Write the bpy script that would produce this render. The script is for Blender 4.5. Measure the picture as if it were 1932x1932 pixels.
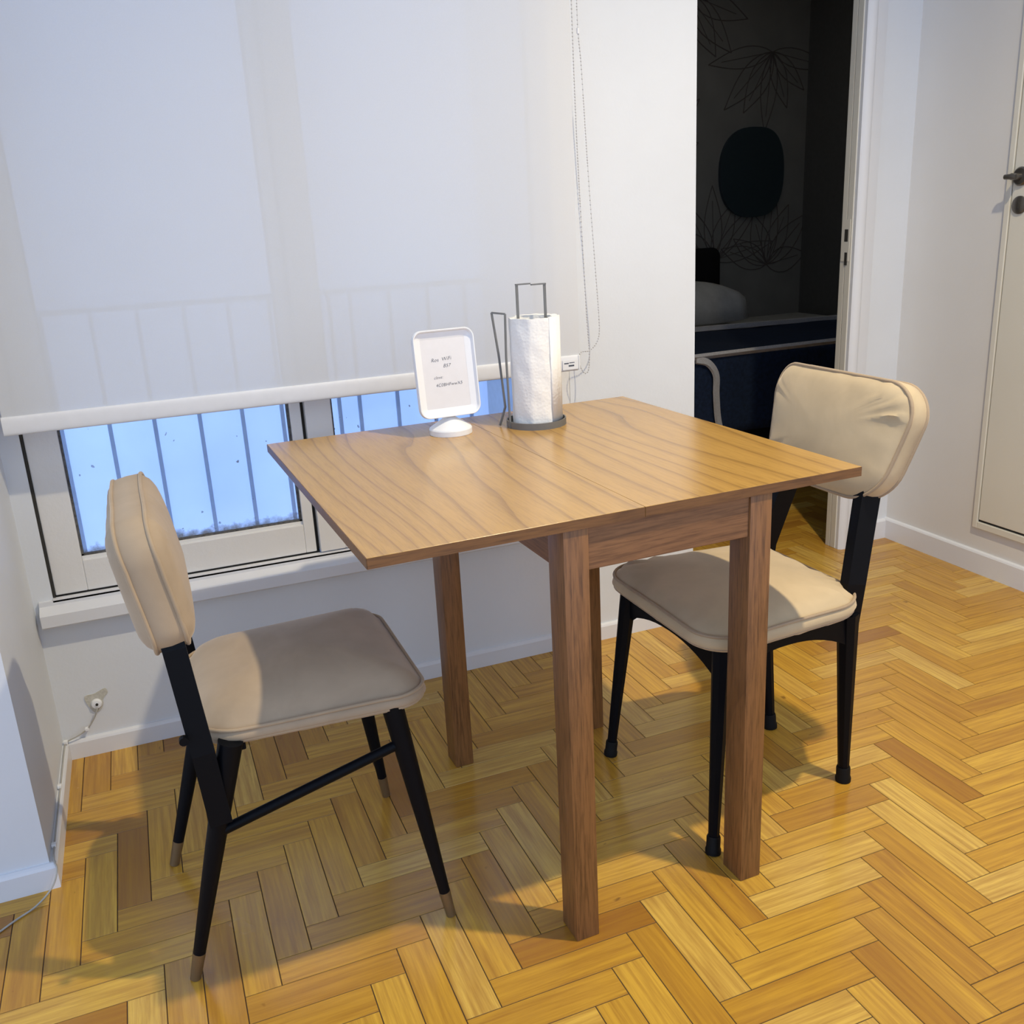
import bpy, bmesh, math, random
from mathutils import Vector, Matrix

random.seed(7)
for o in list(bpy.data.objects):
    bpy.data.objects.remove(o)
scn = bpy.context.scene
COL = scn.collection

# ------------------------------------------------------------------ camera
CAMP = Vector((0.29434, -2.22705, 1.17694))
YAW, PITCH, ROLL, FPX = 0.366659, -0.30354, -0.052546, 1776.6
f = Vector((math.sin(YAW) * math.cos(PITCH), math.cos(YAW) * math.cos(PITCH), math.sin(PITCH)))
r0 = Vector((math.cos(YAW), -math.sin(YAW), 0))
u0 = r0.cross(f)
r1 = math.cos(ROLL) * r0 + math.sin(ROLL) * u0
u1 = -math.sin(ROLL) * r0 + math.cos(ROLL) * u0
cd = bpy.data.cameras.new('camera')
cam = bpy.data.objects.new('camera', cd)
COL.objects.link(cam)
M = Matrix((r1, u1, -f)).transposed().to_4x4()
M.translation = CAMP
cam.matrix_world = M
cd.sensor_fit = 'HORIZONTAL'
cd.sensor_width = 36
cd.lens = FPX / 1932 * 36
cd.clip_start = 0.05
scn.camera = cam

# ------------------------------------------------------------------ light and exposure
scn.view_settings.view_transform = 'Standard'
scn.view_settings.look = 'None'
scn.view_settings.exposure = 0.14
scn.view_settings.gamma = 1
scn.view_settings.use_curve_mapping = False

w = bpy.data.worlds.new('world')
scn.world = w
w.use_nodes = True
w.node_tree.nodes['Background'].inputs[0].default_value = (0.60, 0.74, 1.0, 1)
w.node_tree.nodes['Background'].inputs[1].default_value = 1.30

def light(name, kind, loc, energy, color, rot=None, **kw):
    l = bpy.data.lights.new(name, kind)
    l.energy = energy
    l.color = color
    for k, v in kw.items():
        setattr(l, k, v)
    o = bpy.data.objects.new(name, l)
    COL.objects.link(o)
    o.location = loc
    if rot:
        o.rotation_euler = rot
    return o

# ceiling lamp; wide spot cone added to dim the upper walls
light('ceiling_lamp_light', 'SPOT', (1.62, -1.55, 2.93), 232, (1.0, 0.84, 0.57), shadow_soft_size=0.035, spot_size=math.radians(138), spot_blend=0.95)
light('light_shaft_daylight', 'AREA', (0.5, 1.15, 1.3), 58, (0.27, 0.44, 0.92), rot=(math.radians(-90), 0, 0),
      shape='RECTANGLE', size=2.1, size_y=3.4)  # added behind the shaft wall as a backlight standing for daylight
light('bedroom_fill_light', 'AREA', (3.2, 1.7, 2.55), 1.7, (1.0, 0.97, 0.90), shape='RECTANGLE', size=1.0, size_y=1.0)  # unseen fill, added to lift the dark bedroom

# ------------------------------------------------------------------ node helpers
class NT:
    def __init__(s, name):
        s.m = bpy.data.materials.new(name)
        s.m.use_nodes = True
        s.t = s.m.node_tree
        s.t.nodes.clear()
        s.out = s.t.nodes.new('ShaderNodeOutputMaterial')
    def n(s, typ, **kw):
        nd = s.t.nodes.new(typ)
        for k, v in kw.items():
            setattr(nd, k, v)
        return nd
    def l(s, a, b):
        s.t.links.new(a, b)
    def setin(s, sock, v):
        if hasattr(v, 'is_linked') or isinstance(v, bpy.types.NodeSocket):
            s.l(v, sock)
        else:
            sock.default_value = v
    def math(s, op, a, b=0.0, c=0.0):
        nd = s.n('ShaderNodeMath', operation=op)
        s.setin(nd.inputs[0], a); s.setin(nd.inputs[1], b); s.setin(nd.inputs[2], c)
        return nd.outputs[0]
    def mapping(s, vec, scale=(1, 1, 1), loc=(0, 0, 0), rot=(0, 0, 0)):
        nd = s.n('ShaderNodeMapping')
        s.l(vec, nd.inputs[0])
        nd.inputs['Scale'].default_value = scale
        nd.inputs['Location'].default_value = loc
        nd.inputs['Rotation'].default_value = rot
        return nd.outputs[0]
    def noise(s, vec, scale=5, detail=4, rough=0.5, dist=0.0):
        nd = s.n('ShaderNodeTexNoise')
        s.l(vec, nd.inputs['Vector'])
        nd.inputs['Scale'].default_value = scale
        nd.inputs['Detail'].default_value = detail
        nd.inputs['Roughness'].default_value = rough
        nd.inputs['Distortion'].default_value = dist
        return nd.outputs['Fac']
    def ramp(s, fac, pts):
        nd = s.n('ShaderNodeValToRGB')
        s.setin(nd.inputs[0], fac)
        e = nd.color_ramp.elements
        while len(e) < len(pts):
            e.new(0.5)
        for i, (p, c) in enumerate(pts):
            e[i].position = p
            e[i].color = (*c, 1) if len(c) == 3 else c
        return nd.outputs[0]
    def mix(s, fac, a, b, blend='MIX'):
        nd = s.n('ShaderNodeMix', data_type='RGBA', blend_type=blend)
        s.setin(nd.inputs[0], fac)
        s.setin(nd.inputs[6], a if not isinstance(a, tuple) else (*a[:3], 1))
        s.setin(nd.inputs[7], b if not isinstance(b, tuple) else (*b[:3], 1))
        return nd.outputs[2]
    def bump(s, h, strength=0.2, dist=0.01):
        nd = s.n('ShaderNodeBump')
        nd.inputs['Strength'].default_value = strength
        nd.inputs['Distance'].default_value = dist
        s.l(h, nd.inputs['Height'])
        return nd.outputs[0]
    def obj(s):
        return s.n('ShaderNodeTexCoord').outputs['Object']
    def pbsdf(s, color, rough=0.5, normal=None, **kw):
        p = s.n('ShaderNodeBsdfPrincipled')
        s.setin(p.inputs['Base Color'], color if not isinstance(color, tuple) else (*color[:3], 1))
        s.setin(p.inputs['Roughness'], rough)
        if normal is not None:
            s.l(normal, p.inputs['Normal'])
        for k, v in kw.items():
            s.setin(p.inputs[k.replace('_', ' ')], v)
        return p
    def done(s, shader):
        s.l(shader.outputs[0] if hasattr(shader, 'outputs') else shader, s.out.inputs[0])
        return s.m

def plaster(name, col, rough=0.7, bs=0.15, scale=30, stain=0.05):
    t = NT(name)
    v = t.obj()
    a = t.noise(v, scale, 5, 0.6)
    b = t.noise(v, 2.5, 3, 0.5)
    c = t.ramp(b, [(0.3, tuple(x * (1 - stain) for x in col)), (0.7, col)])
    return t.done(t.pbsdf(c, rough, t.bump(a, bs, 0.004)))

def plain(name, col, rough=0.5, metal=0.0, noise=0.06, nscale=40, bs=0.0, **kw):
    t = NT(name)
    v = t.obj()
    a = t.noise(v, nscale, 4, 0.6)
    c = t.ramp(a, [(0.3, tuple(x * (1 - noise) for x in col)), (0.7, tuple(min(1, x * (1 + noise)) for x in col))])
    nr = t.bump(a, bs, 0.003) if bs else None
    return t.done(t.pbsdf(c, rough, nr, Metallic=metal, **kw))

M_CEIL = plaster('ceiling_paint', (0.42, 0.46, 0.54), 0.8)
M_WALL = plaster('wall_paint', (0.74, 0.775, 0.82), 0.55, 0.25, 22)
M_WALLR = plaster('wall_paint_warm', (0.74, 0.735, 0.72), 0.5, 0.2, 22)
M_TRIM = plaster('gloss_trim_paint', (0.76, 0.78, 0.82), 0.35, 0.15, 18, 0.06)
M_SASH = plaster('aged_sash_paint', (0.80, 0.80, 0.79), 0.35, 0.3, 35, 0.10)
M_DOOR = plaster('door_paint', (0.72, 0.70, 0.62), 0.35, 0.08, 12)
M_BLACK = plain('black_metal', (0.002, 0.0028, 0.005), 0.5, Specular_IOR_Level=0.12)
M_RUBBER = plain('black_rubber', (0.004, 0.004, 0.004), 0.6, Specular_IOR_Level=0.2)
M_BRASS = plain('worn_brass', (0.20, 0.135, 0.07), 0.4, 0.5)
M_GREY = plain('grey_metal', (0.17, 0.17, 0.165), 0.45, 0.2)
M_STEEL = plain('satin_steel', (0.16, 0.15, 0.135), 0.3, 0.8)
M_WPLAS = plain('white_plastic', (0.83, 0.85, 0.88), 0.35, noise=0.01)
M_RAIL = plain('fabric_wrapped_rail', (0.76, 0.775, 0.81), 0.8, noise=0.02)
M_PAPER = plain('note_paper', (0.74, 0.74, 0.77), 0.6, noise=0.02)
M_INK = plain('blue_black_ink', (0.06, 0.07, 0.10), 0.6)
M_GAPSHADE = plain('painted_gap_shade', (0.03, 0.028, 0.024), 0.8)  # solid dark strips and plugs: shade of gaps and holes put into colour
M_PUTTY = plain('dirty_putty', (0.10, 0.10, 0.10), 0.8, noise=0.5, nscale=120)
M_CABLE = plain('cable_jacket', (0.42, 0.41, 0.38), 0.5)
M_CHAIN = plain('bead_chain', (0.55, 0.55, 0.56), 0.4, 0.3)
M_PLASTER_HOLE = plain('rough_filler', (0.55, 0.54, 0.48), 0.8, noise=0.15, nscale=200, bs=0.4)
t = NT('backlit_shaft_panel')  # shaft wall given added translucency so the backlight makes it glow evenly
v = t.obj()
dd = t.n('ShaderNodeBsdfDiffuse'); tt = t.n('ShaderNodeBsdfTranslucent')
pc = t.ramp(t.noise(v, 3, 4, 0.6), [(0.3, (0.74, 0.78, 0.84)), (0.7, (0.82, 0.86, 0.90))])
t.l(pc, dd.inputs[0]); t.l(pc, tt.inputs[0])
mm = t.n('ShaderNodeMixShader'); mm.inputs[0].default_value = 0.6
t.l(dd.outputs[0], mm.inputs[1]); t.l(tt.outputs[0], mm.inputs[2])
M_BACKLITWALL = t.done(mm)
M_SHAFTSIDE = plain('shaft_side_paint', (0.55, 0.60, 0.66), 0.6)
M_SEAM = plain('shaft_panel_seam', (0.42, 0.48, 0.60), 0.6)

# wood of the table
def wood(name, light_c, mid_c, dark_c, freq, amp, rough, sc=(1, 1, 1), rot=(0, 0, 0), spec=0.5, line=0.5, fine=0.5, coat=0.0, nsc=(3.2, 0.9, 3.2)):
    """growth rings cut along local y: thin dark lines plus long fine pores"""
    t = NT(name)
    v = t.mapping(t.obj(), sc, rot=rot)
    big = t.math('ADD', t.noise(t.mapping(v, nsc), 1.6, 1.5, 0.45, 0.15), t.math('MULTIPLY', t.noise(t.mapping(v, (14, 3, 14)), 1.0, 2, 0.5), 0.04))
    sep = t.n('ShaderNodeSeparateXYZ')
    t.l(v, sep.inputs[0])
    ph = t.math('ADD', t.math('MULTIPLY', sep.outputs[0], freq), t.math('MULTIPLY', big, amp))
    fr = t.math('FRACT', ph)
    rings = t.ramp(fr, [(0.0, (0.2,) * 3), (0.03, (0.8,) * 3), (0.12, (0.95,) * 3), (0.6, (1.0,) * 3), (0.86, (0.82,) * 3), (0.965, (0.45,) * 3)])
    pores = t.noise(t.mapping(v, (90, 5, 90)), 3.0, 4, 0.65)
    cl = t.noise(v, 3.0, 3, 0.5)
    c1 = t.mix(cl, mid_c, light_c)
    c2 = t.mix(t.math('MULTIPLY', t.math('SUBTRACT', 1.0, rings), line), c1, dark_c)
    pr = t.ramp(pores, [(0.30, (1, 1, 1)), (0.55, (0, 0, 0))])
    c3 = t.mix(t.math('MULTIPLY', pr, fine), c2, dark_c)
    p = t.pbsdf(c3, rough, t.bump(pores, 0.08, 0.002), Specular_IOR_Level=spec, Coat_Weight=coat, Coat_Roughness=0.22)
    return t.done(p)

M_TOP = wood('table_top_veneer', (0.55, 0.325, 0.085), (0.44, 0.25, 0.060), (0.17, 0.085, 0.025), 21, 10.5, 0.25, line=0.85, fine=0.30, coat=0.25, nsc=(1.7, 0.42, 1.7))
M_TEDGE = wood('table_edge_wood', (0.24, 0.11, 0.034), (0.14, 0.06, 0.019), (0.05, 0.02, 0.008), 60, 6.0, 0.45, rot=(0, 0, math.pi / 2), line=0.5, fine=0.6)
M_TLEG = wood('table_leg_wood', (0.29, 0.135, 0.046), (0.185, 0.078, 0.026), (0.05, 0.02, 0.007), 45, 5.0, 0.45, rot=(math.pi / 2, 0, 0), line=0.45, fine=0.7)
M_TAPRON = wood('table_apron_wood', (0.27, 0.13, 0.055), (0.19, 0.085, 0.036), (0.065, 0.026, 0.012), 70, 5.0, 0.5, rot=(math.pi / 2, 0, math.pi / 2), line=0.5, fine=0.6)

# velvet
def velvet(name, col):
    t = NT(name)
    v = t.obj()
    a = t.noise(v, 9, 4, 0.55, 0.4)
    wv = t.noise(t.mapping(v, (1, 1, 1)), 900, 2, 0.5)
    c = t.ramp(a, [(0.32, tuple(x * 0.82 for x in col)), (0.68, col)])
    p = t.pbsdf(c, 0.85, t.bump(wv, 0.12, 0.001), Sheen_Weight=0.45, Sheen_Roughness=0.4, Specular_IOR_Level=0.15)
    p.inputs['Sheen Tint'].default_value = (0.95, 0.82, 0.68, 1)
    return t.done(p)
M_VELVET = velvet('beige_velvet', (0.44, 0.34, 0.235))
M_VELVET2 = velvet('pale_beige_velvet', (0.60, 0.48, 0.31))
M_PIPE = velvet('beige_piping', (0.44, 0.335, 0.225))

# parquet: per-block tone stored on the mesh
t = NT('parquet_blocks')
uv = t.n('ShaderNodeUVMap', uv_map='grain').outputs[0]
tone = t.n('ShaderNodeAttribute', attribute_name='tone')
ts = t.n('ShaderNodeSeparateColor')
t.l(tone.outputs['Color'], ts.inputs[0])
fine = t.noise(t.mapping(uv, (5, 110, 1)), 1.0, 5, 0.65, 0.2)
band = t.noise(t.mapping(uv, (3.0, 26, 1)), 1.0, 3, 0.6, 0.8)
base = t.ramp(ts.outputs[0], [(0.0, (0.33, 0.145, 0.018)), (0.15, (0.44, 0.22, 0.026)), (0.45, (0.57, 0.315, 0.036)), (0.8, (0.66, 0.395, 0.056)), (1.0, (0.72, 0.48, 0.11))])
c = t.mix(t.math('MULTIPLY', t.ramp(fine, [(0.35, (1,) * 3), (0.62, (0,) * 3)]), 0.52), base, (0.25, 0.10, 0.022))
c = t.mix(t.math('MULTIPLY', t.ramp(band, [(0.38, (1,) * 3), (0.60, (0,) * 3)]), t.math('MULTIPLY_ADD', ts.outputs[1], 0.42, 0.08)), c, (0.30, 0.13, 0.028))
knot = t.noise(t.mapping(uv, (24, 42, 1)), 1.0, 2, 0.5)
c = t.mix(t.math('MULTIPLY', t.ramp(knot, [(0.73, (0,) * 3), (0.79, (1,) * 3)]), 0.6), c, (0.09, 0.035, 0.012))
wear = t.noise(t.obj(), 3.5, 4, 0.6)
M_FLOOR = t.done(t.pbsdf(c, t.ramp(wear, [(0.3, (0.18,) * 3), (0.7, (0.28,) * 3)]), t.bump(fine, 0.05, 0.001), Specular_IOR_Level=0.5))
M_JOINT = plain('floor_joint', (0.05, 0.022, 0.008), 0.7)

# roller blind: thin screen fabric
t = NT('blind_fabric')
v = t.obj()
weave = t.noise(v, 420, 2, 0.5)
wide = t.noise(t.mapping(v, (1, 1, 0.15)), 3, 2, 0.5)
d = t.n('ShaderNodeBsdfDiffuse'); tl = t.n('ShaderNodeBsdfTranslucent'); tr = t.n('ShaderNodeBsdfTransparent')
dc = t.mix(weave, (0.70, 0.72, 0.745), (0.745, 0.765, 0.79))
t.l(dc, d.inputs[0])
tl.inputs[0].default_value = (0.84, 0.76, 0.64, 1)
m1 = t.n('ShaderNodeMixShader'); m1.inputs[0].default_value = 0.20
t.l(d.outputs[0], m1.inputs[1]); t.l(tl.outputs[0], m1.inputs[2])
m2 = t.n('ShaderNodeMixShader')
t.l(t.math('MULTIPLY_ADD', wide, 0.02, 0.05), m2.inputs[0])
t.l(m1.outputs[0], m2.inputs[1]); t.l(tr.outputs[0], m2.inputs[2])
M_BLIND = t.done(m2)

# window glass with grime creeping up from the bottom edge
t = NT('grimy_glass')
v = t.obj()
sep = t.n('ShaderNodeSeparateXYZ'); t.l(v, sep.inputs[0])
g = t.noise(v, 35, 5, 0.7)
h = t.math('MULTIPLY', t.math('SUBTRACT', sep.outputs[2], 0.087), 22.0)
gr = t.ramp(t.math('SUBTRACT', t.math('MULTIPLY', g, 1.5), h), [(0.25, (0,) * 3), (0.85, (1,) * 3)])
specks = t.ramp(t.noise(v, 60, 1, 0.5), [(0.77, (0,) * 3), (0.79, (1,) * 3)])
haze = t.math('MAXIMUM', t.math('MULTIPLY', gr, 0.75), t.math('MULTIPLY', specks, 0.6))
tr = t.n('ShaderNodeBsdfTransparent'); tr.inputs[0].default_value = (0.93, 0.95, 0.97, 1)
gl = t.n('ShaderNodeBsdfGlossy'); gl.inputs['Roughness'].default_value = 0.08
df = t.n('ShaderNodeBsdfDiffuse'); df.inputs[0].default_value = (0.22, 0.22, 0.21, 1)
fz = t.n('ShaderNodeFresnel'); fz.inputs[0].default_value = 1.3
a = t.n('ShaderNodeMixShader'); t.l(fz.outputs[0], a.inputs[0]); t.l(tr.outputs[0], a.inputs[1]); t.l(gl.outputs[0], a.inputs[2])
b = t.n('ShaderNodeMixShader'); t.l(haze, b.inputs[0]); t.l(a.outputs[0], b.inputs[1]); t.l(df.outputs[0], b.inputs[2])
M_GLASS = t.done(b)

# paper towel
t = NT('kitchen_paper')
v = t.obj()
a = t.noise(v, 55, 4, 0.6)
vor = t.n('ShaderNodeTexVoronoi'); t.l(v, vor.inputs['Vector']); vor.inputs['Scale'].default_value = 160
M_TOWEL = t.done(t.pbsdf((0.86, 0.86, 0.84), 0.9, t.bump(t.math('ADD', a, t.math('MULTIPLY', vor.outputs[0], 0.5)), 0.5, 0.002)))

# bedroom materials
t = NT('charcoal_wallpaper')
v = t.obj()
c0 = t.noise(v, 6, 4, 0.5)
M_WPAPER = t.done(t.pbsdf(t.ramp(c0, [(0.3, (0.30, 0.30, 0.275)), (0.7, (0.35, 0.345, 0.32))]), 0.8))
M_LEAF = plain('wallpaper_leaf_line', (0.17, 0.15, 0.14), 0.9)
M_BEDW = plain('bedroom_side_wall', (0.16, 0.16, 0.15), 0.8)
M_NAVY = plain('navy_blanket', (0.012, 0.028, 0.075), 0.9, noise=0.3, nscale=60, bs=0.3)
M_STRIPE = plain('white_blanket_edging', (0.80, 0.80, 0.84), 0.9, noise=0.2, nscale=300, bs=0.5)
M_SHEET = plain('bed_sheet', (0.62, 0.62, 0.60), 0.9, noise=0.1, nscale=15)
M_DARKM = plain('dark_teal_panel', (0.04, 0.065, 0.08), 0.5)
M_NEAR_BLACK = plain('black_fabric', (0.006, 0.006, 0.008), 0.9)

# ------------------------------------------------------------------ mesh helpers
class MB:
    def __init__(s):
        s.bm = bmesh.new()
    def box(s, x0, x1, y0, y1, z0, z1, bev=0.0, seg=2, mat=None):
        cx, cy, cz = (x0 + x1) / 2, (y0 + y1) / 2, (z0 + z1) / 2
        g = bmesh.ops.create_cube(s.bm, size=1.0)
        vs = g['verts']
        bmesh.ops.scale(s.bm, verts=vs, vec=(abs(x1 - x0), abs(y1 - y0), abs(z1 - z0)))
        if bev > 0:
            es = list({e for v in vs for e in v.link_edges})
            r = bmesh.ops.bevel(s.bm, geom=es, offset=bev, segments=seg, profile=0.5, affect='EDGES')
            vs = list({v for v in s.bm.verts if v.is_valid and v in set(r['verts'])} | {v for v in vs if v.is_valid})
        Mx = Matrix.Translation((cx, cy, cz))
        if mat is not None:
            Mx = mat @ Mx
        bmesh.ops.transform(s.bm, matrix=Mx, verts=vs)
        return s
    def prism(s, pts, axis, a0, a1):
        """pts 2-D outline extruded along axis (0,1,2) from a0 to a1"""
        def mk(p, a):
            if axis == 0: return (a, p[0], p[1])
            if axis == 1: return (p[0], a, p[1])
            return (p[0], p[1], a)
        A = [s.bm.verts.new(mk(p, a0)) for p in pts]
        B = [s.bm.verts.new(mk(p, a1)) for p in pts]
        n = len(pts)
        s.bm.faces.new(A); s.bm.faces.new(list(reversed(B)))
        for i in range(n):
            s.bm.faces.new((A[i], B[i], B[(i + 1) % n], A[(i + 1) % n]))
        return s
    def tube(s, path, rad, seg=12, closed=False, flat=None, cap=True, up=None):
        """sweep; rad number or list; flat=(w,t) gives rectangular section along a fixed frame"""
        P = [Vector(p) for p in path]
        n = len(P)
        rings = []
        T = []
        for i in range(n):
            if closed:
                d = P[(i + 1) % n] - P[i - 1]
            else:
                d = P[min(i + 1, n - 1)] - P[max(i - 1, 0)]
            T.append(d.normalized())
        ref = Vector(up) if up else (Vector((0, 0, 1)) if abs(T[0].z) < 0.9 else Vector((0, 1, 0)))
        N = (ref - T[0] * ref.dot(T[0])).normalized()
        for i in range(n):
            N = (N - T[i] * N.dot(T[i])).normalized()
            Bn = T[i].cross(N)
            r = rad[i] if isinstance(rad, (list, tuple)) else rad
            ring = []
            if flat:
                ww, tt = flat[0] / 2 * r, flat[1] / 2 * r
                for a, b in ((1, 1), (-1, 1), (-1, -1), (1, -1)):
                    ring.append(s.bm.verts.new(P[i] + N * (ww * a) + Bn * (tt * b)))
            else:
                for k in range(seg):
                    a = 2 * math.pi * k / seg
                    ring.append(s.bm.verts.new(P[i] + N * (math.cos(a) * r) + Bn * (math.sin(a) * r)))
            rings.append(ring)
        m = len(rings[0])
        rng = range(n) if closed else range(n - 1)
        for i in rng:
            A, B = rings[i], rings[(i + 1) % n]
            for k in range(m):
                s.bm.faces.new((A[k], A[(k + 1) % m], B[(k + 1) % m], B[k]))
        if not closed and cap:
            s.bm.faces.new(list(reversed(rings[0])))
            s.bm.faces.new(rings[-1])
        return s
    def lathe(s, prof, c=(0, 0, 0), seg=40):
        rings = []
        for r, z in prof:
            if r < 1e-6:
                rings.append([s.bm.verts.new((c[0], c[1], c[2] + z))])
            else:
                rings.append([s.bm.verts.new((c[0] + r * math.cos(2 * math.pi * k / seg), c[1] + r * math.sin(2 * math.pi * k / seg), c[2] + z)) for k in range(seg)])
        for A, B in zip(rings, rings[1:]):
            for k in range(seg):
                k2 = (k + 1) % seg
                if len(A) == 1 and len(B) == 1: continue
                if len(A) == 1: s.bm.faces.new((A[0], B[k], B[k2]))
                elif len(B) == 1: s.bm.faces.new((A[k], A[k2], B[0]))
                else: s.bm.faces.new((A[k], A[k2], B[k2], B[k]))
        return s
    def build(s, name, mat, parent=None, smooth=None, kind=None, label=None):
        bmesh.ops.recalc_face_normals(s.bm, faces=s.bm.faces[:])
        me = bpy.data.meshes.new(name)
        s.bm.to_mesh(me); s.bm.free()
        me.materials.append(mat)
        if smooth is not None:
            for p in me.polygons: p.use_smooth = True
            if smooth < 180:
                me.set_sharp_from_angle(angle=math.radians(smooth))
        o = bpy.data.objects.new(name, me)
        COL.objects.link(o)
        if parent:
            o.parent = parent
            o.matrix_parent_inverse = parent.matrix_world.inverted() if False else Matrix.Identity(4)
            # geometry is written in world metres: move it into the parent's frame
            me.transform(PINV.get(parent.name, Matrix.Identity(4)))
        if kind: o['kind'] = kind
        if label: o['label'] = label
        return o

PINV = {}
def empty(name, loc, label=None, cat=None, group=None, kind=None, parent=None):
    o = bpy.data.objects.new(name, None)
    COL.objects.link(o)
    o.empty_display_size = 0.05
    base = PINV.get(parent.name, Matrix.Identity(4)) if parent else Matrix.Identity(4)
    if parent: o.parent = parent
    o.location = base @ Vector(loc)
    PINV[o.name] = Matrix.Translation(-Vector(loc))
    tag(o, label, cat, group, kind)
    return o
def tag(o, label=None, cat=None, group=None, kind=None):
    if label: o['label'] = label
    if cat: o['category'] = cat
    if group: o['group'] = group
    if kind: o['kind'] = kind
    return o
def child_of_mesh(parent):
    """sub-parts under a mesh part share the mesh part's frame"""
    pp = parent.parent
    PINV[parent.name] = PINV.get(pp.name, Matrix.Identity(4)) if pp else Matrix.Identity(4)
    return parent

def smoothstep(x):
    x = max(0, min(1, x)); return x * x * (3 - 2 * x)
def catmull(pts, n=8, closed=False):
    P = [Vector(p) for p in pts]; out = []
    N = len(P)
    rng = range(N) if closed else range(N - 1)
    for i in rng:
        p0 = P[(i - 1) % N] if closed or i > 0 else P[i] * 2 - P[i + 1]
        p1 = P[i]; p2 = P[(i + 1) % N]
        p3 = P[(i + 2) % N] if closed or i + 2 < N else p2 * 2 - p1
        for k in range(n):
            u = k / n
            out.append(0.5 * ((2 * p1) + (-p0 + p2) * u + (2 * p0 - 5 * p1 + 4 * p2 - p3) * u * u + (-p0 + 3 * p1 - 3 * p2 + p3) * u ** 3))
    if not closed: out.append(P[-1])
    return out

# ------------------------------------------------------------------ setting: floor
HA, HB, PW, PL = 1.521, -0.948, 0.0592, 0.2515
REG = [(-1.3, 2.705, -3.2, 0.005), (1.722, 4.55, 0.005, 3.1)]
bm = bmesh.new()
uvl = bm.loops.layers.uv.new('grain')
cl = bm.loops.layers.float_color.new('tone')
rt = random.Random(11)
G, SL, ZT = 0.0006, 0.0012, 0.0
def plank(x0, x1, y0, y1, alongx):
    r = rt.random(); r2 = rt.random()
    if r < 0.05: r = 0.05 + r * 2
    else: r = 0.30 + 0.70 * (r - 0.05) / 0.95
    r2 = r2 ** 2
    ou, ov = rt.random() * 50, rt.random() * 50
    for (a0, a1, b0, b1) in REG:
        X0, X1, Y0, Y1 = max(x0, a0), min(x1, a1), max(y0, b0), min(y1, b1)
        if X1 - X0 < 0.004 or Y1 - Y0 < 0.004: continue
        def V(x, y, z): return bm.verts.new((x, y, z))
        o = [(X0 + G, Y0 + G), (X1 - G, Y0 + G), (X1 - G, Y1 - G), (X0 + G, Y1 - G)]
        s_ = [(X0 + SL, Y0 + SL), (X1 - SL, Y0 + SL), (X1 - SL, Y1 - SL), (X0 + SL, Y1 - SL)]
        O = [V(x, y, ZT - 0.0012) for x, y in o]
        I = [V(x, y, ZT) for x, y in s_]
        fs = [bm.faces.new(I)] + [bm.faces.new((O[i], O[(i + 1) % 4], I[(i + 1) % 4], I[i])) for i in range(4)]
        for fc in fs:
            for lp in fc.loops:
                x, y = lp.vert.co.x, lp.vert.co.y
                u, v_ = ((x - x0), (y - y0)) if alongx else ((y - y0), (x - x0))
                lp[uvl].uv = (u + ou, v_ + ov)
                lp[cl] = (r, r2, 0, 1)
for n in range(-9, 10):
    for k in range(-75, 80):
        hx1 = HA - k * PW + n * PL; hy1 = HB - k * PW - n * PL
        if not (-1.6 < hx1 < 4.9 and -3.6 < hy1 < 3.5): continue
        plank(hx1 - PL, hx1, hy1 - PW, hy1, True)
        plank(hx1, hx1 + PW, hy1 - PL, hy1, False)
me = bpy.data.meshes.new('floor')
bm.to_mesh(me); bm.free()
me.materials.append(M_FLOOR)
floor = bpy.data.objects.new('floor', me); COL.objects.link(floor); floor['kind'] = 'structure'
m = MB()
for (a0, a1, b0, b1) in REG: m.box(a0 - 0.0, a1, b0, b1, -0.06, -0.0009)
m.build('floor_subfloor', M_JOINT, kind='structure').name = 'floor_base'

# ------------------------------------------------------------------ setting: walls
ZC = 3.05
WY = 0.010          # plaster plane of the window wall (skirting face is y=0)
OX0, OX1, OZ0, OZ1 = 0.030, 1.335, 0.400, 2.10
m = MB()
m.box(-0.012, OX0, WY, 0.14, 0, ZC)
m.box(OX1, 1.716, WY, 0.35, 0, ZC)
m.box(OX0, OX1, WY, 0.14, 0, OZ0)
m.box(OX0, OX1, WY, 0.14, OZ1, ZC)
m.build('wall_window', M_WALL, kind='structure')
MB().box(-1.3, -0.012, -0.478, 0.14, 0, ZC).build('wall_left', M_WALL, kind='structure')
m = MB()
m.box(1.716, 1.80, 0.299, 0.334, 0, ZC); m.box(2.478, 2.86, 0.299, 0.334, 0, ZC); m.box(1.80, 2.478, 0.299, 0.334, 2.12, ZC)
m.build('wall_back', M_WALL, kind='structure')
MB().box(2.712, 2.86, -3.2, 0.299, 0, ZC).build('wall_right', M_WALLR, kind='structure')
MB().box(-1.3, 2.86, -3.2, 0.299, ZC, ZC + 0.1).build('ceiling', M_CEIL, kind='structure')
# bedroom shell
MB().box(1.60, 4.7, 3.0, 3.1, 0, 2.7).build('wall_bedroom_far', M_WPAPER, kind='structure')
MB().box(4.42, 4.6, 0.334, 3.0, 0, 2.7).build('wall_bedroom_right', M_BEDW, kind='structure')
MB().box(1.60, 1.716, 0.35, 3.0, 0, 2.7).build('wall_bedroom_left', M_BEDW, kind='structure')
MB().box(2.86, 4.6, 0.30, 0.334, 0, 2.7).build('wall_bedroom_front', M_BEDW, kind='structure')
MB().box(1.60, 4.7, 0.334, 3.1, 2.62, 2.72).build('ceiling_bedroom', M_BEDW, kind='structure')

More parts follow.
